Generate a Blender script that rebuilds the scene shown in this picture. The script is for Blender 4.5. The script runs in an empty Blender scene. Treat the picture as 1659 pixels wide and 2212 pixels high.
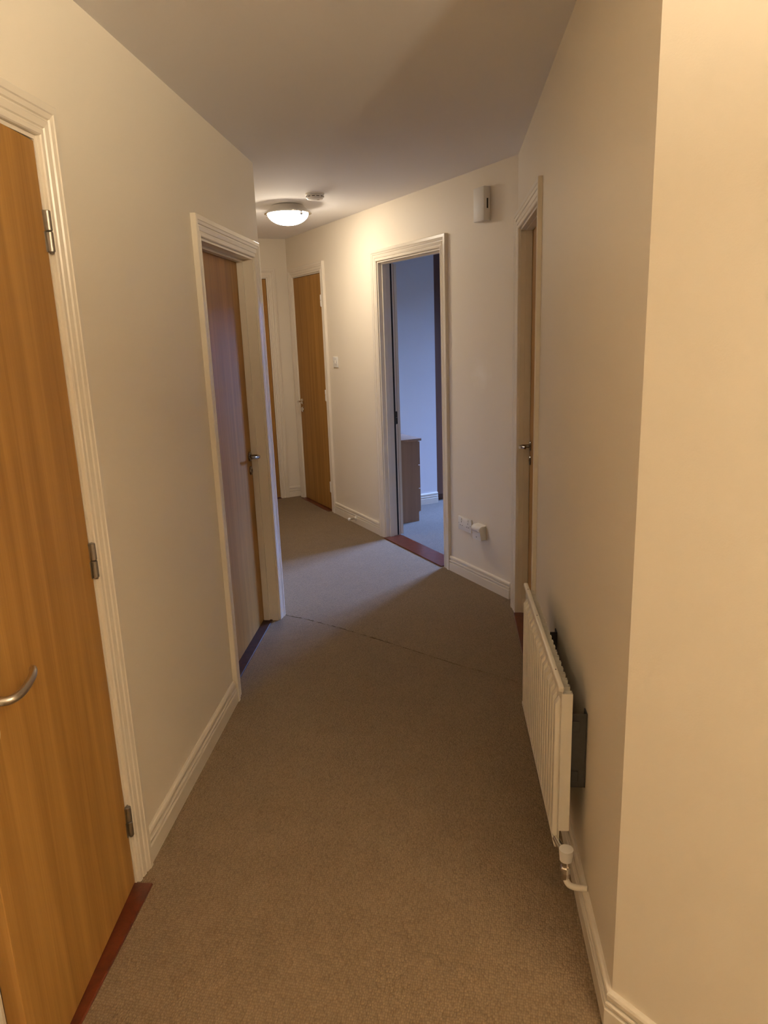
import bpy, bmesh, math, random
from mathutils import Matrix, Vector

random.seed(7)
S = bpy.context.scene
COL = S.collection

# ------------------------------------------------------------------ camera
CAM_F, CAM_PITCH, CAM_ROLL, CAM_YAW, CAM_H = 1574.6, 0.2435, -0.0350, -0.0996, 1.538
cam_data = bpy.data.cameras.new('camera')
cam = bpy.data.objects.new('camera', cam_data)
COL.objects.link(cam)
S.camera = cam
cam_data.sensor_fit = 'HORIZONTAL'
cam_data.sensor_width = 36.0
cam_data.lens = 36.0 * CAM_F / 1659.0
cam_data.clip_start = 0.02
cy, sy, cp, sp = math.cos(CAM_YAW), math.sin(CAM_YAW), math.cos(CAM_PITCH), math.sin(CAM_PITCH)
fwd = Vector((sy * cp, cy * cp, -sp))
rgt = Vector((cy, -sy, 0))
upv = rgt.cross(fwd)
c_, s_ = math.cos(CAM_ROLL), math.sin(CAM_ROLL)
r2, u2 = c_ * rgt + s_ * upv, -s_ * rgt + c_ * upv
cam.matrix_world = Matrix(((r2.x, u2.x, -fwd.x, 0), (r2.y, u2.y, -fwd.y, 0), (r2.z, u2.z, -fwd.z, CAM_H), (0, 0, 0, 1)))

# ------------------------------------------------------------------ world, light, exposure
world = bpy.data.worlds.new('World')
S.world = world
world.use_nodes = True
world.node_tree.nodes['Background'].inputs[0].default_value = (0.35, 0.5, 1.0, 1)
world.node_tree.nodes['Background'].inputs[1].default_value = 0.02
S.view_settings.view_transform = 'Standard'
S.view_settings.look = 'None'
S.view_settings.gamma = 1.0
S.view_settings.exposure = 0.12
S.view_settings.use_curve_mapping = False

FAR_LAMP_COL = (1.0, 0.87, 0.69)
NEAR_LAMP_COL = (1.0, 0.84, 0.60)
FAR_LAMP_STRENGTH = 60.0
NEAR_LAMP_STRENGTH = 8.0
BULB_STRENGTH = 4500.0
SKY_COL = (0.28, 0.46, 1.0)
SKY_POWER = 5800.0

# ------------------------------------------------------------------ plan of the flat (metres)
H = 2.371                       # ceiling
XA = 0.337                      # right wall
YC = 4.0145                     # where the right wall meets the diagonal wall
TH = 0.5705                     # diagonal wall turns this much to the left
T_C = Vector((-math.sin(TH), math.cos(TH), 0))
N_C = Vector((-math.cos(TH), -math.sin(TH), 0))
P_C = Vector((XA, YC, 0))
CE = 3.399                      # length of the diagonal wall up to the end wall
P_D = P_C + T_C * CE
T_D, N_D = N_C.copy(), -T_C
XL, SL = -0.899, -0.0213        # left wall x = XL + SL*y
T_L = Vector((-SL, -1, 0)).normalized()
N_L = Vector((1, -SL, 0)).normalized()
YE = 3.861
P_E = Vector((XL + SL * YE, YE, 0))
YB = 1.354
P_B = Vector((XA, YB, 0))
D_B = Vector((0.699, -0.716, 0)).normalized()     # from the corner towards the camera side
T_B = -D_B
N_B = Vector((-T_B.y, T_B.x, 0))
WT = 0.12                       # wall thickness


def frame(p, t, n):
    return Matrix(((t.x, n.x, 0, p.x), (t.y, n.y, 0, p.y), (0, 0, 1, p.z), (0, 0, 0, 1)))


F_L = frame(P_E, T_L, N_L)                        # local x runs from the corner towards the camera
F_A = frame(Vector((XA, 0, 0)), Vector((0, 1, 0)), Vector((-1, 0, 0)))
F_C = frame(P_C, T_C, N_C)
F_D = frame(P_D, T_D, N_D)

# ------------------------------------------------------------------ materials


def mat(name, color, rough=0.6, metal=0.0, spec=0.5, bump=None, noise=None, coat=0.0):
    m = bpy.data.materials.new(name)
    m.use_nodes = True
    nt = m.node_tree
    b = nt.nodes['Principled BSDF']
    b.inputs['Base Color'].default_value = (*color, 1)
    b.inputs['Roughness'].default_value = rough
    b.inputs['Metallic'].default_value = metal
    b.inputs['Specular IOR Level'].default_value = spec
    b.inputs['Coat Weight'].default_value = coat
    tc = nt.nodes.new('ShaderNodeTexCoord')
    if noise:
        scale, amt = noise
        n = nt.nodes.new('ShaderNodeTexNoise')
        n.inputs['Scale'].default_value = scale
        n.inputs['Detail'].default_value = 5
        nt.links.new(tc.outputs['Object'], n.inputs['Vector'])
        mx = nt.nodes.new('ShaderNodeMixRGB')
        mx.inputs[1].default_value = (*[c * (1 - amt) for c in color], 1)
        mx.inputs[2].default_value = (*[min(1, c * (1 + amt)) for c in color], 1)
        nt.links.new(n.outputs['Fac'], mx.inputs[0])
        nt.links.new(mx.outputs[0], b.inputs['Base Color'])
    if bump:
        scale, dist = bump
        n = nt.nodes.new('ShaderNodeTexNoise')
        n.inputs['Scale'].default_value = scale
        n.inputs['Detail'].default_value = 3
        nt.links.new(tc.outputs['Object'], n.inputs['Vector'])
        bp = nt.nodes.new('ShaderNodeBump')
        bp.inputs['Distance'].default_value = dist
        bp.inputs['Strength'].default_value = 0.5
        nt.links.new(n.outputs['Fac'], bp.inputs['Height'])
        nt.links.new(bp.outputs[0], b.inputs['Normal'])
    return m


def wood(name, dark, light, rough=0.35, scale=1.0, spec=0.5):
    m = bpy.data.materials.new(name)
    m.use_nodes = True
    nt = m.node_tree
    b = nt.nodes['Principled BSDF']
    b.inputs['Roughness'].default_value = rough
    b.inputs['Specular IOR Level'].default_value = spec
    tc = nt.nodes.new('ShaderNodeTexCoord')
    mp = nt.nodes.new('ShaderNodeMapping')
    mp.inputs['Scale'].default_value = (26 * scale, 26 * scale, 0.9 * scale)
    nt.links.new(tc.outputs['Object'], mp.inputs['Vector'])
    n1 = nt.nodes.new('ShaderNodeTexNoise')
    n1.inputs['Scale'].default_value = 1.0
    n1.inputs['Detail'].default_value = 6
    n1.inputs['Distortion'].default_value = 0.6
    nt.links.new(mp.outputs[0], n1.inputs['Vector'])
    mp2 = nt.nodes.new('ShaderNodeMapping')
    mp2.inputs['Scale'].default_value = (190 * scale, 190 * scale, 3.5 * scale)
    nt.links.new(tc.outputs['Object'], mp2.inputs['Vector'])
    n2 = nt.nodes.new('ShaderNodeTexNoise')
    n2.inputs['Scale'].default_value = 1.0
    n2.inputs['Detail'].default_value = 3
    nt.links.new(mp2.outputs[0], n2.inputs['Vector'])
    ad = nt.nodes.new('ShaderNodeMath')
    ad.operation = 'MULTIPLY_ADD'
    ad.inputs[1].default_value = 0.35
    nt.links.new(n2.outputs['Fac'], ad.inputs[0])
    nt.links.new(n1.outputs['Fac'], ad.inputs[2])
    rp = nt.nodes.new('ShaderNodeValToRGB')
    rp.color_ramp.elements[0].position = 0.42
    rp.color_ramp.elements[0].color = (*dark, 1)
    rp.color_ramp.elements[1].position = 0.92
    rp.color_ramp.elements[1].color = (*light, 1)
    nt.links.new(ad.outputs[0], rp.inputs[0])
    nt.links.new(rp.outputs[0], b.inputs['Base Color'])
    return m


def carpet_mat(name, c1, c2, ang):
    m = bpy.data.materials.new(name)
    m.use_nodes = True
    nt = m.node_tree
    L = nt.links.new
    b = nt.nodes['Principled BSDF']
    b.inputs['Roughness'].default_value = 0.95
    b.inputs['Specular IOR Level'].default_value = 0.1
    b.inputs['Sheen Weight'].default_value = 0.15
    tc = nt.nodes.new('ShaderNodeTexCoord')
    mp = nt.nodes.new('ShaderNodeMapping')
    mp.inputs['Rotation'].default_value = (0, 0, ang)
    L(tc.outputs['Object'], mp.inputs['Vector'])
    # slightly wandering rows of loops
    nz = nt.nodes.new('ShaderNodeTexNoise')
    nz.inputs['Scale'].default_value = 45
    L(mp.outputs[0], nz.inputs['Vector'])
    mixv = nt.nodes.new('ShaderNodeMixRGB')
    mixv.blend_type = 'ADD'
    mixv.inputs[0].default_value = 0.004
    L(mp.outputs[0], mixv.inputs[1])
    L(nz.outputs['Color'], mixv.inputs[2])
    vor = nt.nodes.new('ShaderNodeTexVoronoi')
    vor.inputs['Scale'].default_value = 185
    vor.inputs['Randomness'].default_value = 0.55
    mp2 = nt.nodes.new('ShaderNodeMapping')
    mp2.inputs['Scale'].default_value = (1.0, 0.72, 1)
    L(mixv.outputs[0], mp2.inputs['Vector'])
    L(mp2.outputs[0], vor.inputs['Vector'])
    big = nt.nodes.new('ShaderNodeTexNoise')
    big.inputs['Scale'].default_value = 9
    big.inputs['Detail'].default_value = 6
    big.inputs['Roughness'].default_value = 0.7
    L(tc.outputs['Object'], big.inputs['Vector'])
    mx = nt.nodes.new('ShaderNodeMixRGB')
    mx.inputs[1].default_value = (*c1, 1)
    mx.inputs[2].default_value = (*c2, 1)
    bw = nt.nodes.new('ShaderNodeRGBToBW')
    L(vor.outputs['Color'], bw.inputs[0])
    ma = nt.nodes.new('ShaderNodeMath')
    ma.operation = 'MULTIPLY_ADD'
    ma.inputs[1].default_value = 0.5
    L(bw.outputs[0], ma.inputs[0])
    mb = nt.nodes.new('ShaderNodeMath')
    mb.operation = 'MULTIPLY'
    mb.inputs[1].default_value = 0.5
    L(big.outputs['Fac'], mb.inputs[0])
    L(mb.outputs[0], ma.inputs[2])
    L(ma.outputs[0], mx.inputs[0])
    # colour gets darker towards the gaps between the loops
    rp = nt.nodes.new('ShaderNodeValToRGB')
    rp.color_ramp.elements[0].position = 0.15
    rp.color_ramp.elements[0].color = (1, 1, 1, 1)
    rp.color_ramp.elements[1].position = 0.75
    rp.color_ramp.elements[1].color = (0.66, 0.63, 0.6, 1)
    L(vor.outputs['Distance'], rp.inputs[0])
    mu = nt.nodes.new('ShaderNodeMixRGB')
    mu.blend_type = 'MULTIPLY'
    mu.inputs[0].default_value = 1.0
    L(mx.outputs[0], mu.inputs[1])
    L(rp.outputs[0], mu.inputs[2])
    L(mu.outputs[0], b.inputs['Base Color'])
    bp = nt.nodes.new('ShaderNodeBump')
    bp.inputs['Distance'].default_value = 0.004
    bp.inputs['Strength'].default_value = 0.7
    bp.invert = True
    L(vor.outputs['Distance'], bp.inputs['Height'])
    L(bp.outputs[0], b.inputs['Normal'])
    return m


def emit(name, color, strength):
    m = bpy.data.materials.new(name)
    m.use_nodes = True
    nt = m.node_tree
    b = nt.nodes['Principled BSDF']
    b.inputs['Base Color'].default_value = (0.9, 0.88, 0.82, 1)
    b.inputs['Roughness'].default_value = 0.2
    b.inputs['Emission Color'].default_value = (*color, 1)
    b.inputs['Emission Strength'].default_value = strength
    return m


M_WALL = mat('cream_wall_paint', (0.83, 0.745, 0.615), 0.55, spec=0.35, bump=(260, 0.0006), noise=(1.7, 0.025))
M_WALLC = mat('cream_wall_paint_touched_up', (0.83, 0.745, 0.615), 0.55, spec=0.35, bump=(260, 0.0006), noise=(1.7, 0.025))


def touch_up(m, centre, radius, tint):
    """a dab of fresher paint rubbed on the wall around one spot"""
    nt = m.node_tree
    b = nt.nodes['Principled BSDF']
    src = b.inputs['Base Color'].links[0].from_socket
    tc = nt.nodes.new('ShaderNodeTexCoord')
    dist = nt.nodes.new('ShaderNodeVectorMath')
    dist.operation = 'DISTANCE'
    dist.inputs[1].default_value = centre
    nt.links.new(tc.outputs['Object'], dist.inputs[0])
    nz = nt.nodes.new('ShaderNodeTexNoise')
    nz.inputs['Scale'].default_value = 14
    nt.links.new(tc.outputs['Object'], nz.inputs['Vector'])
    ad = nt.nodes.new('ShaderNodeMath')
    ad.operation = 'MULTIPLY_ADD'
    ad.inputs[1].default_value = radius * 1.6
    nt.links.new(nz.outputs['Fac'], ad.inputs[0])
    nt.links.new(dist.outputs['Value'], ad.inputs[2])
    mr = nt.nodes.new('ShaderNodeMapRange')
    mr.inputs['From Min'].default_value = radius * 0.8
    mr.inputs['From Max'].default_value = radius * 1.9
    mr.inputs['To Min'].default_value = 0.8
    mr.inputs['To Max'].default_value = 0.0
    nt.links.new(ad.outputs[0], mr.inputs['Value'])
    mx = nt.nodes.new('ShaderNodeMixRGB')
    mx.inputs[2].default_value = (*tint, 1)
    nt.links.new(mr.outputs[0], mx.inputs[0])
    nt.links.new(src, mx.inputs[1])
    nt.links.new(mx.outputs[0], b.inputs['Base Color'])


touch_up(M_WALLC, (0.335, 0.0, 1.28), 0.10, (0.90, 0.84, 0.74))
M_CEIL = mat('white_ceiling_paint', (0.91, 0.88, 0.87), 0.85, spec=0.2, bump=(300, 0.0005), noise=(1.2, 0.02))
M_BEDWALL = mat('pale_bedroom_paint', (0.82, 0.79, 0.78), 0.7, spec=0.3, bump=(260, 0.0006), noise=(2, 0.02))
M_GLOSS = mat('cream_gloss_paint', (0.80, 0.72, 0.60), 0.28, spec=0.5, bump=(60, 0.0006), noise=(14, 0.03))
M_LEAF = wood('veneer_door_wood', (0.285, 0.137, 0.032), (0.45, 0.236, 0.062), 0.48, 1.0, 0.2)
M_THRESH = wood('mahogany_threshold_wood', (0.065, 0.013, 0.006), (0.145, 0.032, 0.012), 0.28)
M_DARKTHRESH = wood('dark_threshold_wood', (0.035, 0.016, 0.012), (0.07, 0.03, 0.02), 0.6, 1.0, 0.2)
M_CARPET = carpet_mat('brown_loop_carpet', (0.185, 0.122, 0.062), (0.325, 0.230, 0.130), 0.12)
M_CARPET2 = carpet_mat('brown_loop_carpet_turned', (0.185, 0.122, 0.062), (0.325, 0.230, 0.130), 0.75)
M_CARPETB = carpet_mat('grey_bedroom_carpet', (0.115, 0.088, 0.062), (0.205, 0.160, 0.118), 0.6)
M_UNDER = mat('dark_underlay', (0.03, 0.022, 0.016), 0.95, noise=(80, 0.3))
M_STEEL = mat('brushed_steel', (0.62, 0.58, 0.52), 0.28, 1.0, bump=(400, 0.0002))
M_HINGE = mat('satin_hinge_steel', (0.36, 0.33, 0.29), 0.42, 1.0, noise=(90, 0.15))
M_CHROME = mat('polished_chrome', (0.75, 0.73, 0.70), 0.12, 1.0, noise=(20, 0.03))
M_DARKCHROME = mat('dark_bronze_chrome', (0.30, 0.27, 0.24), 0.18, 1.0, noise=(30, 0.08))
M_PLASTIC = mat('white_plastic', (0.80, 0.77, 0.72), 0.5, noise=(30, 0.02))
M_BLACK = mat('black_plastic', (0.012, 0.010, 0.010), 0.5, noise=(40, 0.2))
M_RUBBER = mat('dark_rubber', (0.10, 0.085, 0.07), 0.7, noise=(40, 0.2))
M_RAD = mat('white_radiator_enamel', (0.80, 0.74, 0.63), 0.30, bump=(90, 0.0003), noise=(8, 0.03))
M_BRACKET = mat('blackened_bracket_steel', (0.045, 0.043, 0.04), 0.6, noise=(60, 0.3))
M_DRESSER = wood('beech_effect_board', (0.30, 0.185, 0.125), (0.40, 0.255, 0.175), 0.5, 0.6)
M_WARDROBE = wood('dark_wardrobe_wood', (0.10, 0.040, 0.022), (0.17, 0.070, 0.036), 0.4)
M_OPAL = emit('lit_opal_glass', FAR_LAMP_COL, FAR_LAMP_STRENGTH)
M_OPAL2 = emit('lit_opal_globe', NEAR_LAMP_COL, NEAR_LAMP_STRENGTH)
M_BULB = emit('lit_bulb', NEAR_LAMP_COL, BULB_STRENGTH)
M_GLASS = mat('window_glass', (0.9, 0.95, 1.0), 0.02, noise=(3, 0.01))
nt = M_GLASS.node_tree
tr = nt.nodes.new('ShaderNodeBsdfTransparent')
tr.inputs[0].default_value = (0.96, 0.98, 1.0, 1)
ms = nt.nodes.new('ShaderNodeMixShader')
ms.inputs[0].default_value = 0.06
nt.links.new(tr.outputs[0], ms.inputs[1])
nt.links.new(nt.nodes['Principled BSDF'].outputs[0], ms.inputs[2])
nt.links.new(ms.outputs[0], nt.nodes['Material Output'].inputs['Surface'])

# ------------------------------------------------------------------ mesh helpers


def new_obj(name, bm, m, parent=None, mtx=None, smooth=False):
    me = bpy.data.meshes.new(name)
    bmesh.ops.recalc_face_normals(bm, faces=bm.faces[:])
    if smooth:
        for f in bm.faces:
            f.smooth = True
    bm.to_mesh(me)
    bm.free()
    me.materials.append(m)
    if smooth:
        try:
            me.set_sharp_from_angle(angle=math.radians(35))
        except Exception:
            pass
    o = bpy.data.objects.new(name, me)
    COL.objects.link(o)
    if parent is not None:
        o.parent = parent
    if mtx is not None:
        o.matrix_local = mtx
    return o


def empty(name, mtx):
    o = bpy.data.objects.new(name, None)
    o.empty_display_size = 0.1
    COL.objects.link(o)
    o.matrix_world = mtx
    return o


def tag(o, label, cat, kind=None, group=None):
    o['label'] = label
    o['category'] = cat
    if kind:
        o['kind'] = kind
    if group:
        o['group'] = group
    return o


def struct(o, label, cat):
    return tag(o, label, cat, 'structure')


def add_box(bm, lo, hi, bevel=0.0, seg=2):
    x0, y0, z0 = lo
    x1, y1, z1 = hi
    vs = [bm.verts.new(p) for p in ((x0, y0, z0), (x1, y0, z0), (x1, y1, z0), (x0, y1, z0), (x0, y0, z1), (x1, y0, z1), (x1, y1, z1), (x0, y1, z1))]
    fs = [bm.faces.new([vs[i] for i in q]) for q in ((0, 3, 2, 1), (4, 5, 6, 7), (0, 1, 5, 4), (1, 2, 6, 5), (2, 3, 7, 6), (3, 0, 4, 7))]
    if bevel > 0:
        es = set(e for f in fs for e in f.edges)
        bmesh.ops.bevel(bm, geom=list(es), offset=bevel, segments=seg, profile=0.5, affect='EDGES')


def box(name, lo, hi, m, parent=None, mtx=None, bevel=0.0, seg=2):
    bm = bmesh.new()
    add_box(bm, lo, hi, bevel, seg)
    return new_obj(name, bm, m, parent, mtx, smooth=bevel > 0)


def add_prism(bm, pts, axis_from, axis_to, f):
    """extrude the closed 2D outline pts; f(u,v,w) -> xyz"""
    a = [bm.verts.new(f(u, v, axis_from)) for u, v in pts]
    b = [bm.verts.new(f(u, v, axis_to)) for u, v in pts]
    n = len(pts)
    for i in range(n):
        j = (i + 1) % n
        bm.faces.new((a[i], a[j], b[j], b[i]))
    bm.faces.new(a[::-1])
    bm.faces.new(b)


def add_lathe(bm, prof, seg=32, f=None):
    """prof: list of (r,h); revolves about the h axis; f maps (x,y,h) to xyz"""
    f = f or (lambda x, y, h: (x, y, h))
    rings = []
    for r, h in prof:
        if r < 1e-6:
            rings.append([bm.verts.new(f(0, 0, h))])
        else:
            rings.append([bm.verts.new(f(r * math.cos(2 * math.pi * k / seg), r * math.sin(2 * math.pi * k / seg), h)) for k in range(seg)])
    for a, b in zip(rings, rings[1:]):
        for k in range(seg):
            k2 = (k + 1) % seg
            if len(a) == 1 and len(b) == 1:
                continue
            if len(a) == 1:
                bm.faces.new((a[0], b[k], b[k2]))
            elif len(b) == 1:
                bm.faces.new((a[k], a[k2], b[0]))
            else:
                bm.faces.new((a[k], a[k2], b[k2], b[k]))
    if len(rings[0]) > 1:
        bm.faces.new(rings[0][::-1])
    if len(rings[-1]) > 1:
        bm.faces.new(rings[-1])


def add_tube(bm, pts, radii, seg=14, flat=1.0):
    pts = [Vector(p) for p in pts]
    if not isinstance(radii, (list, tuple)):
        radii = [radii] * len(pts)
    rings = []
    ref = None
    for i, p in enumerate(pts):
        d = (pts[min(i + 1, len(pts) - 1)] - pts[max(i - 1, 0)]).normalized()
        if ref is None:
            ref = Vector((0, 0, 1)) if abs(d.z) < 0.9 else Vector((1, 0, 0))
        a = d.cross(ref).normalized()
        b = a.cross(d).normalized()
        ref = b
        rings.append([bm.verts.new(p + a * math.cos(2 * math.pi * k / seg) * radii[i] * flat + b * math.sin(2 * math.pi * k / seg) * radii[i]) for k in range(seg)])
    for r0, r1 in zip(rings, rings[1:]):
        for k in range(seg):
            k2 = (k + 1) % seg
            bm.faces.new((r0[k], r0[k2], r1[k2], r1[k]))
    bm.faces.new(rings[0][::-1])
    bm.faces.new(rings[-1])


def bez(pts, n=10):
    """Catmull-Rom through the points"""
    P = [Vector(p) for p in pts]
    P = [2 * P[0] - P[1]] + P + [2 * P[-1] - P[-2]]
    out = []
    for i in range(1, len(P) - 2):
        for k in range(n):
            t = k / n
            a, b, c, d = P[i - 1], P[i], P[i + 1], P[i + 2]
            out.append(0.5 * ((2 * b) + (c - a) * t + (2 * a - 5 * b + 4 * c - d) * t * t + (3 * b - a - 3 * c + d) * t ** 3))
    out.append(P[-2])
    return out


# ------------------------------------------------------------------ room shell


def wall(name, mtx, x0, x1, openings, label, m=M_WALL, z1=H, thick=WT):
    """one solid wall slab on the -y side of the local frame, with door openings (xa, xb, ztop)"""
    bm = bmesh.new()
    x = x0
    for a, b, zt in sorted(openings):
        add_box(bm, (x, -thick, -0.03), (a, 0, z1))
        add_box(bm, (a, -thick, zt), (b, 0, z1))
        x = b
    add_box(bm, (x, -thick, -0.03), (x1, 0, z1))
    bmesh.ops.remove_doubles(bm, verts=bm.verts[:], dist=1e-5)
    return struct(new_obj(name, bm, m, None, mtx), label, 'wall')


LJ = 0.028       # thickness of the door linings


def sL(y):       # distance along the left wall (from its far corner) of a point with world y
    return (P_E - Vector((XL + SL * y, y, 0))).length


# openings: local x range of the clear opening
D1 = (sL(1.720), sL(1.112), 1.984)
D2 = (sL(3.705), sL(2.878), 1.900)
D4 = (3.035, 3.815, 1.990)
DO = (0.7545, 1.583, 2.000)
D3 = (2.621, 3.260, 2.022)
D5 = (0.207, 0.960, 2.030)


def opn(d):
    return (d[0] - LJ, d[1] + LJ, d[2] + LJ)


wall('wall_left', F_L, 0.0, 5.6, [opn(D1), opn(D2)], 'long cream wall on the left with two brown doors')
wall('wall_right', F_A, YB, YC + 0.10, [opn(D4)], 'cream wall on the right behind the radiator')
wall('wall_diagonal', F_C, -0.10, CE + 0.1, [opn(D3), opn(DO)], 'cream wall with the open bedroom doorway and light switch', M_WALLC)
wall('wall_end', F_D, -0.1, 1.30, [opn(D5)], 'narrow cream end wall beyond the dome lamp')
B_LEN = 1.75
wall('wall_entry', frame(P_B + D_B * B_LEN, T_B, N_B), 0.0, B_LEN, [], 'bright cream wall turning away at the right edge of the photo')
wall('wall_left_return', frame(P_E + T_C * 3.2, -T_C, -N_C), 0.0, 3.2, [], 'cream wall hidden round the left corner')
q = P_B + D_B * B_LEN
wall('wall_right_rear', frame(Vector((q.x, -1.72, 0)), Vector((0, 1, 0)), Vector((-1, 0, 0))), 0.0, 1.72 + q.y, [], 'cream wall behind the photographer on the right')
wall('wall_rear', frame(Vector((-1.0, -1.6, 0)), Vector((1, 0, 0)), Vector((0, 1, 0))), -0.1, q.x + 1.1, [], 'cream wall behind the photographer')


def Cpt(s, n, z=0.0):
    return P_C + T_C * s + N_C * n + Vector((0, 0, z))


# bedroom behind the diagonal wall
BN = -3.1
wall('wall_bedroom_left', frame(Cpt(2.362, 0), -N_C, -T_C), WT, 0.93, [], 'blue-lit bedroom wall seen through the open doorway', M_BEDWALL, thick=0.7)
wall('wall_bedroom_alcove', frame(Cpt(3.0, 0), -N_C, -T_C), 0.93, -BN, [], 'bedroom wall behind the wardrobe', M_BEDWALL)
wall('wall_bedroom_right', frame(Cpt(-0.7, BN), N_C, T_C), 0.0, -BN - WT, [], 'bedroom wall on the far side from the chest', M_BEDWALL)
WIN = (1.75, 2.90, 0.80, 2.10)
bm = bmesh.new()
add_box(bm, (-0.9, -WT, -0.03), (WIN[0], 0, H))
add_box(bm, (WIN[1], -WT, -0.03), (3.2, 0, H))
add_box(bm, (WIN[0], -WT, -0.03), (WIN[1], 0, WIN[2]))
add_box(bm, (WIN[0], -WT, WIN[3]), (WIN[1], 0, H))
F_W = frame(Cpt(0, BN), T_C, N_C)
struct(new_obj('wall_bedroom_window', bm, M_BEDWALL, None, F_W), 'bedroom wall with the window', 'wall')
win = struct(empty('window_1', F_W), 'white framed bedroom window letting in blue daylight', 'window')
bm = bmesh.new()
for lo, hi in (((WIN[0], -0.10, WIN[2]), (WIN[0] + 0.06, -0.04, WIN[3])), ((WIN[1] - 0.06, -0.10, WIN[2]), (WIN[1], -0.04, WIN[3])),
               ((WIN[0] + 0.06, -0.10, WIN[2]), (WIN[1] - 0.06, -0.04, WIN[2] + 0.06)), ((WIN[0] + 0.06, -0.10, WIN[3] - 0.06), (WIN[1] - 0.06, -0.04, WIN[3])),
               (((WIN[0] + WIN[1]) / 2 - 0.03, -0.10, WIN[2] + 0.06), ((WIN[0] + WIN[1]) / 2 + 0.03, -0.04, WIN[3] - 0.06))):
    add_box(bm, lo, hi, 0.004, 1)
new_obj('window_frame', bm, M_PLASTIC, win)
box('window_sill', (WIN[0] - 0.04, -0.04, WIN[2] - 0.03), (WIN[1] + 0.04, 0.06, WIN[2]), M_GLOSS, win, bevel=0.006)
wm = (WIN[0] + WIN[1]) / 2
for xa, xb in ((WIN[0] + 0.058, wm - 0.028), (wm + 0.028, WIN[1] - 0.058)):
    box('pane', (xa, -0.073, WIN[2] + 0.058), (xb, -0.067, WIN[3] - 0.058), M_GLASS, win)
# daylight of the sky outside, falling in through the window
ld = bpy.data.lights.new('daylight', 'AREA')
ld.shape = 'RECTANGLE'
ld.size, ld.size_y = 5.0, 1.6
ld.energy = SKY_POWER
ld.color = SKY_COL
lo_ = bpy.data.objects.new('daylight', ld)
COL.objects.link(lo_)
w_c = Cpt((WIN[0] + WIN[1]) / 2, BN, 1.45)
l_p = Cpt(2.3, BN - 3.0, 3.0)
lo_.location = l_p
lo_.rotation_euler = (w_c - l_p).to_track_quat('-Z', 'Y').to_euler()

# ceiling and floor over the whole plan
bm = bmesh.new()
plan = [(-1.35, -1.9), (1.75, -1.9), (1.75, 2.4), (0.9, 3.2), (3.5, 5.04), (1.35, 8.4), tuple(Cpt(3.6, -0.2).xy), tuple(Cpt(3.6, 1.5).xy), (-1.35, 3.5)]
add_prism(bm, plan, H, H + 0.1, lambda u, v, w: (u, v, w))
struct(new_obj('ceiling', bm, M_CEIL), 'plain off-white ceiling of the hallway', 'ceiling')
floor = struct(box('floor', (-4.2, -1.9, -0.12), (4.6, 9.6, -0.010), M_UNDER), 'hallway floor covered in brown loop-pile carpet', 'floor')

# carpet pieces, with the ragged seam across the hall
rs = random.Random(3)
SEAM = [(-1.10, 3.875), (-0.963, 3.787), (-0.847, 3.735), (-0.604, 3.594), (-0.315, 3.400), (-0.002, 3.180), (0.265, 3.012), (0.50, 2.86)]
seam = []
for (xa, ya), (xb, yb) in zip(SEAM, SEAM[1:]):
    k = max(2, int(abs(xb - xa) / 0.012))
    for i in range(k):
        t = i / k
        seam.append((xa + (xb - xa) * t, ya + (yb - ya) * t))
seam.append(SEAM[-1])


def carpet(name, outline, m):
    bm = bmesh.new()
    a = [bm.verts.new((x, y, 0.0)) for x, y in outline]
    b = [bm.verts.new((x, y, -0.012)) for x, y in outline]
    f = bm.faces.new(a)
    n = len(outline)
    for i in range(n):
        bm.faces.new((a[i], b[i], b[(i + 1) % n], a[(i + 1) % n]))
    bmesh.ops.triangulate(bm, faces=[f])
    return new_obj(name, bm, m, floor)


def ragged(lst, d, amp):
    out = []
    for x, y in lst:
        fray = 1.0 if x < -0.3 else 0.5
        out.append((x, y + d + rs.uniform(-amp, amp) * fray))
    return out


c_end = Cpt(CE + 0.05, -0.02)
carpet('carpet_piece', [(-1.05, -1.65), (q.x + 0.05, -1.65), (q.x + 0.05, q.y)] + [(0.44, YB - 0.02), (0.46, 2.88)] + ragged(seam[::-1][1:], -0.0035, 0.0030), M_CARPET)
carpet('carpet_piece', ragged(seam, 0.0025, 0.0045) + [(0.46, 2.95), (0.44, YC)] + [tuple(Cpt(0.7, -0.06).xy), tuple(Cpt(CE + 0.1, -0.06).xy), tuple((Cpt(CE + 0.1, 1.25)).xy), (-1.15, 3.95)], M_CARPET2)
carpet('carpet_piece', [tuple(Cpt(-0.7, -0.06).xy), tuple(Cpt(-0.7, BN).xy), tuple(Cpt(3.05, BN).xy), tuple(Cpt(3.05, -0.06).xy)], M_CARPETB)

# ------------------------------------------------------------------ skirting boards
SK = [(0.0, 0.0), (0.017, 0.0), (0.017, 0.052), (0.0150, 0.055), (0.0085, 0.0565), (0.0085, 0.0590), (0.0150, 0.0615), (0.0155, 0.069), (0.0135, 0.072), (0.0065, 0.0735), (0.0065, 0.0760),
      (0.0125, 0.079), (0.0130, 0.090), (0.0105, 0.096), (0.0060, 0.0990), (0.0, 0.0990)]


def skirting(name, mtx, x0, x1, label, m0=0.0, m1=0.0):
    """profile swept along local x; m0/m1 shift the ends in proportion to the depth (mitres)"""
    bm = bmesh.new()
    a = [bm.verts.new((x0 + m0 * d, d, z)) for d, z in SK]
    b = [bm.verts.new((x1 + m1 * d, d, z)) for d, z in SK]
    n = len(SK)
    for i in range(n):
        j = (i + 1) % n
        bm.faces.new((a[i], a[j], b[j], b[i]))
    bm.faces.new(a[::-1])
    bm.faces.new(b)
    return struct(new_obj(name, bm, M_GLOSS, None, mtx), label, 'baseboard')


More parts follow.
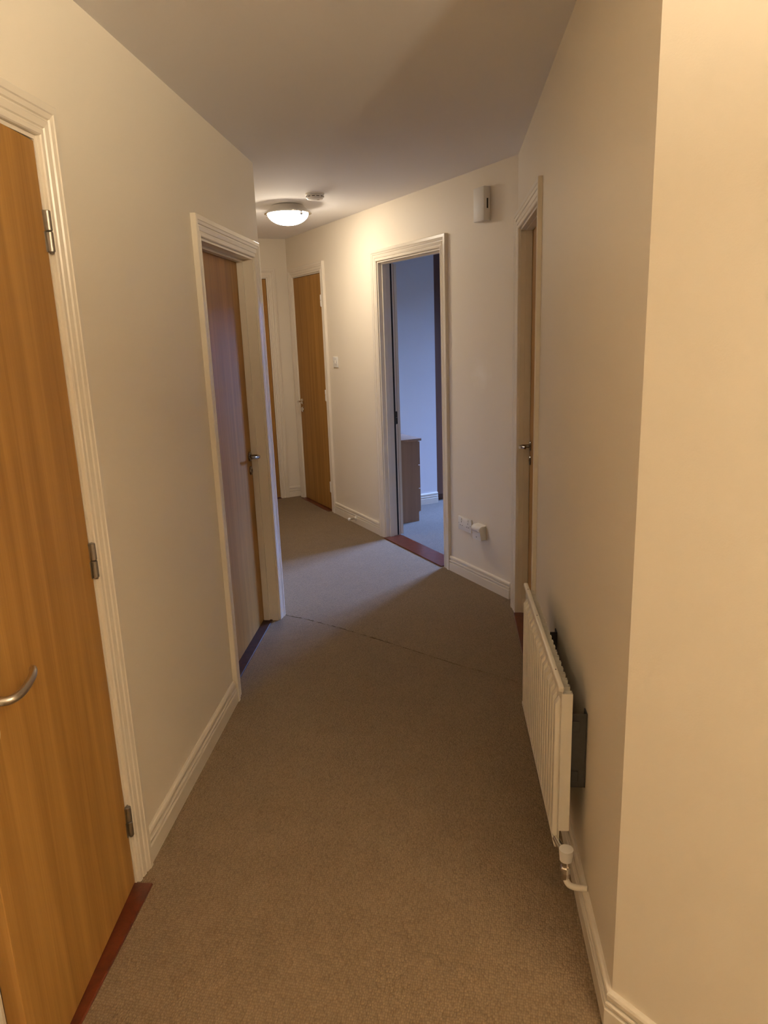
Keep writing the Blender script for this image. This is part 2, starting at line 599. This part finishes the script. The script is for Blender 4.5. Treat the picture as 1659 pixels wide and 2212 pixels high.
AW, AM = 0.074, 0.010          # architrave width and its margin from the lining edge
AO = AW + AM
skirting('baseboard_left', F_L, D2[1] + AO, D1[0] - AO, 'grooved cream skirting board on the left wall between the two doors')
skirting('baseboard_left_rear', F_L, D1[1] + AO, 5.5, 'cream skirting board on the left wall behind the photographer')
cosab = N_B.dot(Vector((-1, 0, 0)))
half = math.tan(math.acos(max(-1, min(1, cosab))) / 2)
skirting('baseboard_right', F_A, YB, D4[0] - AO, 'cream skirting board under the radiator', m0=-half)
skirting('baseboard_entry', frame(P_B + D_B * B_LEN, T_B, N_B), 0.0, B_LEN, 'grooved cream skirting board at the bottom right corner of the photo', m1=half)
skirting('baseboard_diagonal', F_C, 0.03, DO[0] - AO, 'grooved cream skirting board under the double socket')
skirting('baseboard_diagonal_far', F_C, DO[1] + AO, D3[0] - AO, 'grooved cream skirting board under the light switch')
skirting('baseboard_end', F_D, 0.0, D5[0] - AO, 'short cream skirting board in the far corner')
skirting('baseboard_bedroom', frame(Cpt(2.362, 0), -N_C, -T_C), WT, 0.93, 'pale skirting board seen inside the bedroom')

# ------------------------------------------------------------------ doors
ARCH = [(0.0, 0.0), (0.0, 0.009), (0.003, 0.012), (0.012, 0.013), (0.0145, 0.010), (0.018, 0.010), (0.0205, 0.0135), (0.034, 0.016), (0.0365, 0.013), (0.040, 0.013),
        (0.0425, 0.017), (0.053, 0.019), (0.0555, 0.0215), (0.0715, 0.0215), (0.074, 0.019), (0.074, 0.0)]


def architrave(parent, w, hd, sc=(1.0, 1.0), wsc=(1.0, 1.0)):
    prof = ARCH
    n = len(prof)
    s0, s1 = sc

    def sweep(name, fa, fb):
        bm = bmesh.new()
        a = [bm.verts.new(fa(u, d)) for u, d in prof]
        b = [bm.verts.new(fb(u, d)) for u, d in prof]
        for i in range(n):
            j = (i + 1) % n
            bm.faces.new((a[i], a[j], b[j], b[i]))
        bm.faces.new(a[::-1])
        bm.faces.new(b)
        new_obj(name, bm, M_GLOSS, parent)
    k0, k1 = wsc
    sweep('architrave_jamb', lambda u, d: (-AM - u * k0, d * s0, 0.0), lambda u, d: (-AM - u * k0, d * s0, hd + AM + u))
    sweep('architrave_jamb', lambda u, d: (w + AM + u * k1, d * s1, 0.0), lambda u, d: (w + AM + u * k1, d * s1, hd + AM + u))
    sweep('architrave_head', lambda u, d: (-AM - u * k0, d * s0, hd + AM + u), lambda u, d: (w + AM + u * k1, d * s1, hd + AM + u))


def hinge(parent, x, y, z, m, side):
    """butt hinge whose barrel stands at (x, y); z is its centre"""
    bm = bmesh.new()
    rad = 0.0080
    for za, zb in ((z - 0.046, z - 0.0010), (z + 0.0010, z + 0.046)):
        add_lathe(bm, [(rad * 0.75, za), (rad, za + 0.0015), (rad, zb - 0.0015), (rad * 0.75, zb)], 18, lambda a, b, h: (x + a, y + b, h))
    add_lathe(bm, [(0.0, z - 0.0515), (0.0045, z - 0.0500), (0.0058, z - 0.0460), (0.0040, z - 0.0450)], 14, lambda a, b, h: (x + a, y + b, h))
    # lower flag screwed to the leaf, upper flag lapping the frame
    add_box(bm, (min(x, x + side * 0.014), y - 0.0075, z - 0.046), (max(x, x + side * 0.014), y - 0.0045, z - 0.0010))
    add_box(bm, (min(x - side * 0.012, x + side * 0.010), y - 0.0075, z + 0.0010), (max(x - side * 0.012, x + side * 0.010), y - 0.0030, z + 0.046))
    return new_obj('hinge', bm, m, parent, smooth=True)


def lever_set(leaf, x, y, z, direction, m, outward=1):
    """lever on a round rose with an escutcheon below; direction = local x sign of the lever"""
    o = outward
    bm = bmesh.new()
    add_lathe(bm, [(0.026, 0.0), (0.026, 0.004), (0.023, 0.008), (0.012, 0.009)], 28, lambda a, b, h: (x + a, y + o * h, z + b))
    new_obj('handle_rose', bm, m, leaf, smooth=True)
    bm = bmesh.new()
    d = direction
    pts = bez([(x, y + o * 0.004, z), (x, y + o * 0.038, z), (x + d * 0.012, y + o * 0.052, z), (x + d * 0.040, y + o * 0.056, z + 0.001),
               (x + d * 0.075, y + o * 0.054, z + 0.006), (x + d * 0.098, y + o * 0.049, z + 0.010), (x + d * 0.116, y + o * 0.040, z + 0.010)], 6)
    n = len(pts)
    add_tube(bm, pts, [0.0088 if i < n * 0.35 else 0.0088 - 0.0025 * (i / n - 0.35) for i in range(n)], 16)
    new_obj('lever', bm, m, leaf, smooth=True)
    bm = bmesh.new()
    add_lathe(bm, [(0.024, 0.0), (0.024, 0.004), (0.021, 0.008), (0.008, 0.009), (0.006, 0.006), (0.0, 0.006)], 28, lambda a, b, h: (x + a, y + o * h, z - 0.075 + b))
    new_obj('escutcheon', bm, m, leaf, smooth=True)


def door(name, mtx, dim, label, recess, handle, hinge_side, thr_mat, thr_out, open_deg=0.0, handle_z=0.93, hinges=None, hinge_mat=M_HINGE,
         metal=M_CHROME, sc=(1.0, 1.0), wsc=(1.0, 1.0), leaf_mat=M_LEAF, handle_in=0.055, stop_d=0.011, thr_in=WT, lipping=False):
    """local x of the parent runs from 0 to w over the clear opening; recess is the depth of the leaf face behind the wall face"""
    x0, x1, hd = dim
    w = x1 - x0
    root = struct(empty(name, mtx @ Matrix.Translation((x0, 0, 0))), label, 'door')
    box('lining_jamb', (-LJ, -WT, 0), (0, 0.0005, hd + LJ), M_GLOSS, root)
    box('lining_jamb', (w, -WT, 0), (w + LJ, 0.0005, hd + LJ), M_GLOSS, root)
    box('lining_head', (0, -WT, hd), (w, 0.0005, hd + LJ), M_GLOSS, root)
    architrave(root, w, hd, sc, wsc)
    th = 0.040
    inward = recess > 0.02
    # stop strips against which the leaf closes
    if inward:
        sy0, sy1 = -recess + 0.001, -recess + 0.032
        if open_deg < 90:
            sy1 = min(sy1, -0.012)
    else:
        sy0, sy1 = -recess - th - 0.028, -recess - th - 0.001
    sd = stop_d
    bm = bmesh.new()
    add_box(bm, (0, sy0, 0), (sd, sy1, hd), 0.001, 1)
    new_obj('door_stop_strip', bm, M_GLOSS, root)
    bm = bmesh.new()
    add_box(bm, (w - sd, sy0, 0), (w, sy1, hd), 0.001, 1)
    new_obj('door_stop_strip', bm, M_GLOSS, root)
    bm = bmesh.new()
    add_box(bm, (sd, sy0, hd - sd), (w - sd, sy1, hd), 0.001, 1)
    new_obj('door_stop_strip', bm, M_GLOSS, root)
    if lipping:      # black strip on the hinge-side lining, paints in the shade of the gap
        box('gap_shade_strip', (w - 0.0015, -0.106, 0.008), (w + 0.0002, -0.093, hd), M_BLACK, root)
    # threshold board
    bm = bmesh.new()
    add_box(bm, (-0.002, -thr_in, -0.008), (w + 0.002, thr_out, 0.006), 0.003, 1)
    new_obj('threshold', bm, thr_mat, root, smooth=True)
    # leaf, hung on a pivot so it can stand open
    hx = 0.0 if hinge_side < 0 else w
    hy = -recess + (0.004 if not inward else -th - 0.004)
    piv = Matrix.Translation((hx, hy, 0)) @ Matrix.Rotation(math.radians(open_deg), 4, 'Z') @ Matrix.Translation((-hx, -hy, 0))
    bm = bmesh.new()
    add_box(bm, (0.0035, -recess - th, 0.010), (w - 0.0035, -recess, hd - 0.0035), 0.0012, 1)
    leaf = new_obj('leaf', bm, leaf_mat, root, piv)
    if lipping:
        ex = w - 0.0035 if hinge_side > 0 else 0.0015
        box('edge_lipping', (ex, -recess - th * 0.55, 0.010), (ex + 0.002, -recess, hd - 0.0035), M_GLOSS, leaf)
    if handle:
        hxp = (w - handle_in) if handle > 0 else handle_in
        lever_set(leaf, hxp, -recess, handle_z, -handle, metal)
        if inward and open_deg > 0:
            lever_set(leaf, hxp, -recess - th, handle_z, -handle, metal, -1)
    if hinges:
        for z in hinges:
            hinge(root, hx, hy + (0.003 if not inward else -0.003), z, hinge_mat, 1 if hinge_side < 0 else -1)
    return root


# door 1: cupboard door, ajar, nearest on the left.  local x grows towards the camera, hinges on the far side
door('door_1', F_L, D1, 'honey-brown veneer door standing slightly ajar, nearest on the left', 0.0, +1, -1, M_THRESH, 0.052, open_deg=0.0 + 3.8, handle_z=0.885,
     hinges=(1.788, 0.988, 0.212), metal=M_STEEL, handle_in=0.058)
# door 2: recessed leaf on the left wall beside the corner, handle on its far side (local x small)
door('door_2', F_L, D2, 'dark-looking recessed brown door on the left wall next to the corner', 0.080, -1, +1, M_DARKTHRESH, -0.033, handle_z=0.93, metal=M_DARKCHROME, handle_in=0.045)
# door 3: flush door with hinges on its right side, far down the diagonal wall
door('door_3', F_C, D3, 'narrow brown door with lever handle at the far end of the diagonal wall', 0.0, +1, -1, M_THRESH, 0.045, handle_z=0.93, hinges=(1.80, 1.02, 0.22), hinge_mat=M_PLASTIC,
     metal=M_CHROME)
# door 4: recessed leaf on the right wall, mostly hidden by its own frame
door('door_4', F_A, D4, 'brown door recessed in the right wall beyond the radiator', 0.055, +1, -1, M_THRESH, 0.020, handle_z=0.94, metal=M_DARKCHROME, sc=(0.8, 1.3), wsc=(1.0, 1.5), handle_in=0.060, stop_d=0.003)
# door 5: glimpsed at the far end
door('door_5', F_D, D5, 'brown door glimpsed on the end wall behind the left corner', 0.0, 0, +1, M_THRESH, 0.020)
# door 6: open bedroom doorway, leaf folded back flat inside the room
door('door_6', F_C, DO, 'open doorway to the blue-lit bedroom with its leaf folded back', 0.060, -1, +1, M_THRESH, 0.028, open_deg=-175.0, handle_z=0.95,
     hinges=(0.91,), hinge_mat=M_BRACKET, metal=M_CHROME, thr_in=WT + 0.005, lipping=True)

# ------------------------------------------------------------------ dome ceiling lamps


def dome_lamp(x, y, glass, label):
    root = tag(empty('ceiling_lamp', Matrix.Translation((x, y, H))), label, 'lamp')
    bm = bmesh.new()
    add_lathe(bm, [(0.0, -0.0005), (0.095, -0.0005), (0.108, -0.006), (0.114, -0.016), (0.132, -0.034), (0.152, -0.044), (0.157, -0.050), (0.157, -0.056), (0.153, -0.058), (0.138, -0.0565), (0.0, -0.056)], 64)
    new_obj('metal_base', bm, M_CHROME, root, smooth=True)
    bm = bmesh.new()
    R, dep = 0.135, 0.070
    prof = [(R, -0.0570)]
    for k in range(1, 15):
        a = k / 14 * math.pi / 2
        prof.append((R * math.cos(a) if k < 14 else 0.0, -0.0570 - dep * math.sin(a) ** 1.1))
    add_lathe(bm, prof, 64)
    new_obj('glass_dome', bm, glass, root, smooth=True)
    for k in range(3):
        a = math.radians(80 + 120 * k)
        bm = bmesh.new()
        cx, cy_ = 0.139 * math.cos(a), 0.139 * math.sin(a)
        add_lathe(bm, [(0.0, 0.0), (0.006, 0.0), (0.006, -0.010), (0.010, -0.012), (0.011, -0.019), (0.007, -0.025), (0.0, -0.027)], 16, lambda p, q_, h: (cx + p, cy_ + q_, -0.052 + h))
        new_obj('clip', bm, M_CHROME, root, smooth=True)
    return root


dome_lamp(-1.085, 5.12, M_OPAL, 'lit round glass dome lamp on the ceiling near the far end')

# uplighter bowl hanging over the photographer's head, just outside the frame
PX, PY = 0.98, -0.28
root = tag(empty('pendant_lamp', Matrix.Translation((PX, PY, H))), 'lit opal glass bowl lamp hanging above the photographer', 'lamp')
bm = bmesh.new()
add_lathe(bm, [(0.0, -0.0005), (0.050, -0.0005), (0.048, -0.012), (0.030, -0.026), (0.008, -0.032), (0.0, -0.032)], 32)
new_obj('ceiling_rose', bm, M_PLASTIC, root, smooth=True)
bm = bmesh.new()
add_tube(bm, [(0, 0, -0.030), (0, 0, -0.125)], 0.006, 10)
add_lathe(bm, [(0.0, -0.122), (0.016, -0.124), (0.018, -0.150), (0.0, -0.152)], 20)
for k in range(3):
    a = math.radians(30 + 120 * k)
    add_tube(bm, [(0.004 * math.cos(a), 0.004 * math.sin(a), -0.09), (0.168 * math.cos(a), 0.168 * math.sin(a), -0.197)], 0.003, 8)
new_obj('stem', bm, M_CHROME, root, smooth=True)
bm = bmesh.new()
add_lathe(bm, [(0.0, -0.150), (0.018, -0.153), (0.036, -0.170), (0.042, -0.190), (0.036, -0.212), (0.018, -0.227), (0.0, -0.231)], 24)
new_obj('bulb', bm, M_BULB, root, smooth=True)
bm = bmesh.new()
op, ip = [], []
for k in range(11):
    a = math.radians(90 * k / 10)
    op.append((0.180 * math.cos(a) if k < 10 else 0.0, -0.200 - 0.085 * math.sin(a)))
    ip.append((0.175 * math.cos(a) if k < 10 else 0.0, -0.200 - 0.080 * math.sin(a)))
add_lathe(bm, op[::-1] + ip, 48)
new_obj('glass_bowl', bm, M_OPAL2, root, smooth=True)

# smoke alarm
root = tag(empty('smoke_alarm', Matrix.Translation((-0.835, 4.765, H))), 'round off-white smoke alarm on the ceiling just before the dome lamp', 'smoke alarm')
bm = bmesh.new()
add_lathe(bm, [(0.0, -0.0003), (0.058, -0.0003), (0.058, -0.008), (0.054, -0.010), (0.0, -0.010)], 48)
new_obj('mounting_plate', bm, M_PLASTIC, root, smooth=True)
bm = bmesh.new()
add_lathe(bm, [(0.0, -0.0102), (0.052, -0.0102), (0.055, -0.014), (0.054, -0.024), (0.046, -0.034), (0.030, -0.037), (0.0, -0.037)], 48)
new_obj('cover', bm, M_PLASTIC, root, smooth=True)
bm = bmesh.new()
for k in range(12):
    a = 2 * math.pi * k / 12
    M = Matrix.Rotation(a, 4, 'Z')
    b2 = bmesh.new()
    add_box(b2, (0.0505, -0.009, -0.0225), (0.0557, 0.009, -0.0185))
    b2.transform(M)
    me = bpy.data.meshes.new('tmp')
    b2.to_mesh(me)
    b2.free()
    bm.from_mesh(me)
    bpy.data.meshes.remove(me)
new_obj('vent_slot', bm, M_RUBBER, root)
bm = bmesh.new()
add_lathe(bm, [(0.0, -0.0372), (0.009, -0.0372), (0.009, -0.039), (0.007, -0.040), (0.0, -0.040)], 20, lambda a, b, h: (a + 0.018, b, h))
new_obj('test_button', bm, M_PLASTIC, root, smooth=True)

# ------------------------------------------------------------------ radiator
rad_near, rad_far = Vector((0.254, 1.72, 0)), Vector((0.239, 2.51, 0))
RL = (rad_far - rad_near).length
rt = (rad_far - rad_near).normalized()
F_R = frame(rad_near, rt, Vector((-rt.y, rt.x, 0)))     # local y = out into the hall, front face at y 0
Z0, Z1 = 0.172, 0.645
root = tag(empty('radiator', F_R), 'white fluted panel radiator low on the right wall', 'radiator')
# pressed front panel with vertical flutes
bm = bmesh.new()
NF = 17
FD = 0.0125
prof = [(0.0, -FD)]
for k in range(NF):
    p = (RL - 0.044) / NF
    a = 0.022 + k * p
    prof += [(a, -FD), (a + p * 0.035, -0.0030), (a + p * 0.07, -0.0008), (a + p * 0.13, -0.0003), (a + p * 0.47, -0.0003), (a + p * 0.53, -0.0008), (a + p * 0.57, -0.0030), (a + p * 0.605, -FD)]
prof.append((RL, -FD))


def panel_row(z, k):
    return [bm.verts.new((x, -FD + (y + FD) * k, z)) for x, y in prof]


rows = [panel_row(Z0, 0.0), panel_row(Z0 + 0.010, 0.0), panel_row(Z0 + 0.024, 1.0), panel_row(Z1 - 0.062, 1.0), panel_row(Z1 - 0.046, 0.0), panel_row(Z1 - 0.004, 0.0)]
for a, b in zip(rows, rows[1:]):
    for i in range(len(a) - 1):
        bm.faces.new((a[i], a[i + 1], b[i + 1], b[i]))
bk = [bm.verts.new((x, -0.0150, z)) for x, z in ((0, Z0), (RL, Z0), (RL, Z1 - 0.004), (0, Z1 - 0.004))]
bm.faces.new(bk)
bm.faces.new(rows[0] + [bk[1], bk[0]])
bm.faces.new(rows[-1] + [bk[2], bk[3]])
bm.faces.new([r[0] for r in rows] + [bk[3], bk[0]])
bm.faces.new([r[-1] for r in rows] + [bk[2], bk[1]])
new_obj('front_panel', bm, M_RAD, root, smooth=True)
bm = bmesh.new()
add_box(bm, (0.0, -0.0195, Z1 - 0.016), (RL, -0.0045, Z1), 0.0045, 3)
new_obj('top_rail', bm, M_RAD, root, smooth=True)
for xx in (0.10, 0.48, 0.72):
    bm = bmesh.new()
    add_lathe(bm, [(0.0, Z1 - 0.001), (0.0026, Z1 - 0.001), (0.0022, Z1 + 0.0005), (0.0, Z1 + 0.0006)], 10, lambda a, b, h: (xx + a, -0.012 + b, h))
    new_obj('rail_plug', bm, M_RUBBER, root)
bm = bmesh.new()
add_box(bm, (0.004, -0.016, Z0 - 0.004), (RL - 0.004, -0.003, Z0 + 0.010), 0.004, 2)
new_obj('bottom_rail', bm, M_RAD, root, smooth=True)
# corrugated convector sheet behind the panel
bm = bmesh.new()
NC = 22
line = []
for k in range(NC):
    a = 0.006 + k * (RL - 0.012) / NC
    p = (RL - 0.012) / NC
    line += [(a, -0.0150), (a + p * 0.10, -0.041), (a + p * 0.50, -0.041), (a + p * 0.60, -0.0150)]
lo_v = [bm.verts.new((x, y, Z0 + 0.050)) for x, y in line]
hi_v = [bm.verts.new((x, y, Z1 - 0.022)) for x, y in line]
for i in range(len(line) - 1):
    bm.faces.new((lo_v[i], lo_v[i + 1], hi_v[i + 1], hi_v[i]))
cv = new_obj('convector_fins', bm, M_RAD, root)
sm = cv.modifiers.new('thickness', 'SOLIDIFY')
sm.thickness = 0.0012
bm = bmesh.new()
add_box(bm, (0.0005, -0.041, Z0 + 0.050), (0.0035, -0.0135, Z1 - 0.020), 0.0008, 1)
new_obj('side_panel', bm, M_RAD, root, smooth=True)
# wall brackets
for bx, z0, z1 in ((0.018, 0.345, 0.560), (0.58, 0.345, 0.545)):
    bm = bmesh.new()
    back = -(XA - rad_near.x) + 0.001 - bx * 0.018
    add_box(bm, (bx - 0.002, back, z0), (bx + 0.030, back + 0.003, z1))
    add_box(bm, (bx - 0.002, back + 0.003, z0), (bx + 0.001, -0.0415, z1), 0.0008, 1)
    add_box(bm, (bx - 0.006, back + 0.020, z1 - 0.05), (bx + 0.012, -0.0415, z1 - 0.02), 0.0008, 1)
    add_box(bm, (bx - 0.006, back + 0.020, z0 + 0.02), (bx + 0.012, -0.0415, z0 + 0.05), 0.0008, 1)
    new_obj('wall_bracket', bm, M_BRACKET, root)
# valve at the near end
vx, vy = -0.040, -0.028
valve = None
bm = bmesh.new()
add_tube(bm, [(0.02, -0.010, Z0 + 0.014), (-0.012, -0.016, Z0 + 0.014), (vx, vy, Z0 + 0.014)], [0.0085, 0.010, 0.010], 16)
add_lathe(bm, [(0.008, 0.105), (0.010, 0.112), (0.011, 0.150), (0.011, 0.192), (0.008, 0.196)], 20, lambda a, b, h: (vx + a, vy + b, h))
valve = new_obj('valve', bm, M_CHROME, root, smooth=True)
bm = bmesh.new()
add_lathe(bm, [(0.013, 0.163), (0.0165, 0.166), (0.019, 0.196), (0.0185, 0.199), (0.0, 0.200)], 28, lambda a, b, h: (vx + a, vy + b, h))
new_obj('valve_cap', bm, M_PLASTIC, valve, smooth=True)
bm = bmesh.new()
add_lathe(bm, [(0.0115, 0.126), (0.0145, 0.129), (0.0145, 0.145), (0.0115, 0.148)], 6, lambda a, b, h: (vx + a, vy + b, h))
new_obj('valve_nut', bm, M_CHROME, valve)
bm = bmesh.new()
wall_y = -(XA - rad_near.x) + 0.002
pp = bez([(vx, vy, 0.127), (vx, vy, 0.112), (vx - 0.006, vy - 0.004, 0.101), (vx - 0.016, vy - 0.014, 0.097), (vx - 0.024, wall_y + 0.012, 0.099), (vx - 0.028, wall_y, 0.1005)], 6)
add_tube(bm, pp, 0.0082, 16)
new_obj('pipe', bm, M_RAD, root, smooth=True)

# ------------------------------------------------------------------ fittings on the diagonal wall
# door chime
root = tag(empty('door_chime', F_C @ Matrix.Translation((0.285, 0, 2.093))), 'white box door chime with a black slot high on the diagonal wall', 'door chime')
box('cover', (-0.049, 0.0, 0.0), (0.050, 0.045, 0.172), M_PLASTIC, root, bevel=0.004)
box('sound_slot', (-0.0500, 0.017, 0.062), (-0.0485, 0.026, 0.112), M_BLACK, root)
# light switch
root = tag(empty('light_switch', F_C @ Matrix.Translation((2.388, 0, 1.304))), 'small square white light switch beside the far brown door', 'light switch')
box('plate', (-0.043, 0.0, -0.043), (0.043, 0.009, 0.043), M_PLASTIC, root, bevel=0.003)
bm = bmesh.new()
add_prism(bm, [(0.009, -0.012), (0.012, -0.012), (0.0145, 0.012), (0.009, 0.012)], -0.007, 0.007, lambda u, v, w: (w, u, v))
new_obj('rocker', bm, M_PLASTIC, root)
for dx in (-0.030, 0.030):
    bm = bmesh.new()
    add_lathe(bm, [(0.0, 0.0088), (0.0032, 0.0088), (0.0030, 0.0096), (0.0, 0.0098)], 12, lambda a, b, h: (dx + a, h, b))
    new_obj('screw', bm, M_HINGE, root)
# double socket
root = tag(empty('double_socket', F_C @ Matrix.Translation((0.497, 0, 0.347))), 'white double power socket low on the wall beside the bedroom doorway', 'socket')
box('plate', (-0.073, 0.0, -0.043), (0.073, 0.010, 0.043), M_PLASTIC, root, bevel=0.003)
for cx in (-0.036, 0.036):
    for hx, hz, sx, sz in ((0, 0.010, 0.002, 0.004), (-0.011, -0.012, 0.0035, 0.002), (0.011, -0.012, 0.0035, 0.002)):
        box('pin_hole', (cx + hx - sx, 0.0098, hz - sz), (cx + hx + sx, 0.0104, hz + sz), M_BLACK, root)
    box('rocker', (cx - 0.0075 + (0.022 if cx > 0 else -0.022) * 0, 0.0098, 0.022), (cx + 0.0075, 0.0130, 0.037), M_PLASTIC, root, bevel=0.001)
for dx in (-0.064, 0.064):
    bm = bmesh.new()
    add_lathe(bm, [(0.0, 0.0098), (0.0030, 0.0098), (0.0028, 0.0104), (0.0, 0.0106)], 12, lambda a, b, h: (dx + a, h, b))
    new_obj('screw', bm, M_HINGE, root)
# plug-in unit beside the socket plate
root = tag(empty('plug_adapter', F_C @ Matrix.Translation((0.322, 0, 0.340))), 'chunky white plug-in unit just right of the double socket', 'plug')
bm = bmesh.new()
out = [(0.0, -0.045), (0.040, -0.045)]
for k in range(0, 9):
    a = math.radians(-60 + k * 18.75)
    out.append((0.030 + 0.022 * math.cos(a), 0.022 + 0.022 * math.sin(a)))
out += [(0.0, 0.046)]
add_prism(bm, out, -0.045, 0.042, lambda u, v, w: (w, u, v))
bmesh.ops.bevel(bm, geom=[e for e in bm.edges if e.calc_length() < 0.2 and abs(e.verts[0].co.x - e.verts[1].co.x) < 1e-6], offset=0.004, segments=2, profile=0.5, affect='EDGES')
new_obj('body', bm, M_PLASTIC, root, smooth=True)
box('indicator', (-0.004, 0.0395, -0.030), (0.004, 0.0412, -0.026), M_RUBBER, root)
# door stop on the skirting
root = tag(empty('door_stop', F_C @ Matrix.Translation((2.10, 0.016, 0.046))), 'small white peg door stop on the skirting under the switch', 'door stop')
bm = bmesh.new()
add_lathe(bm, [(0.020, 0.0), (0.020, 0.006), (0.012, 0.010), (0.010, 0.014)], 24, lambda a, b, h: (a, h, b))
new_obj('base', bm, M_PLASTIC, root, smooth=True)
bm = bmesh.new()
add_lathe(bm, [(0.0075, 0.014), (0.0065, 0.055)], 16, lambda a, b, h: (a, h, b))
new_obj('shaft', bm, M_STEEL, root, smooth=True)
bm = bmesh.new()
add_lathe(bm, [(0.0100, 0.052), (0.0120, 0.056), (0.0115, 0.068), (0.0080, 0.072), (0.0, 0.073)], 20, lambda a, b, h: (a, h, b))
new_obj('rubber_tip', bm, M_PLASTIC, root, smooth=True)

# ------------------------------------------------------------------ furniture glimpsed in the bedroom
# chest: drawer fronts face away to the right, plain end panel towards the hall
F_CH = frame(Cpt(1.88, -0.235), -N_C, -T_C)      # local x = into the room (-n), local y = towards the doorway side (-s)
root = tag(empty('chest_of_drawers', F_CH), 'low wood-effect chest of drawers against the bedroom wall', 'chest of drawers')
CW, CD, CHH = 0.245, 0.470, 0.690
box('end_panel', (0.0, -0.018, 0.0), (CW - 0.022, 0.0, 0.100), M_DRESSER, root)
box('body', (0.0, -CD, 0.078), (CW - 0.018, 0.0005, CHH - 0.022), M_DRESSER, root, bevel=0.001, seg=1)
box('plinth', (0.0, -CD + 0.01, 0.0), (CW - 0.040, -0.019, 0.077), M_DRESSER, root)
box('top', (-0.004, -CD - 0.004, CHH - 0.021), (CW + 0.006, 0.018, CHH), M_DRESSER, root, bevel=0.003)
for k in range(3):
    z0 = 0.082 + k * 0.195
    dr = box('drawer', (CW - 0.0175, -CD + 0.003, z0), (CW, -0.003, z0 + 0.190), M_DRESSER, root, bevel=0.0015, seg=1)
    bm = bmesh.new()
    add_lathe(bm, [(0.006, 0.0), (0.006, 0.010), (0.014, 0.014), (0.014, 0.021), (0.0, 0.023)], 16, lambda a, b, h: (CW + h, -CD / 2 + a, z0 + 0.10 + b))
    new_obj('knob', bm, M_STEEL, dr, smooth=True)
# wardrobe in the alcove
F_WD = frame(Cpt(2.405, -0.945), -N_C, -T_C)
root = tag(empty('wardrobe', F_WD), 'tall dark brown wardrobe at the right of the bedroom wall', 'wardrobe')
box('body', (0.0, -0.58, 0.06), (0.98, -0.021, 2.25), M_WARDROBE, root)
box('plinth', (0.01, -0.57, 0.0), (0.97, -0.05, 0.059), M_WARDROBE, root)
for k in range(2):
    d = box('wardrobe_door', (0.002 + k * 0.49, -0.020, 0.062), (0.488 + k * 0.49, 0.0, 2.247), M_WARDROBE, root, bevel=0.0015, seg=1)
    bm = bmesh.new()
    hx = 0.455 if k == 0 else 0.525
    add_tube(bm, bez([(hx, 0.0, 1.02), (hx, 0.022, 1.03), (hx, 0.026, 1.10), (hx, 0.022, 1.17), (hx, 0.0, 1.18)], 5), 0.005, 10)
    new_obj('handle', bm, M_STEEL, d, smooth=True)
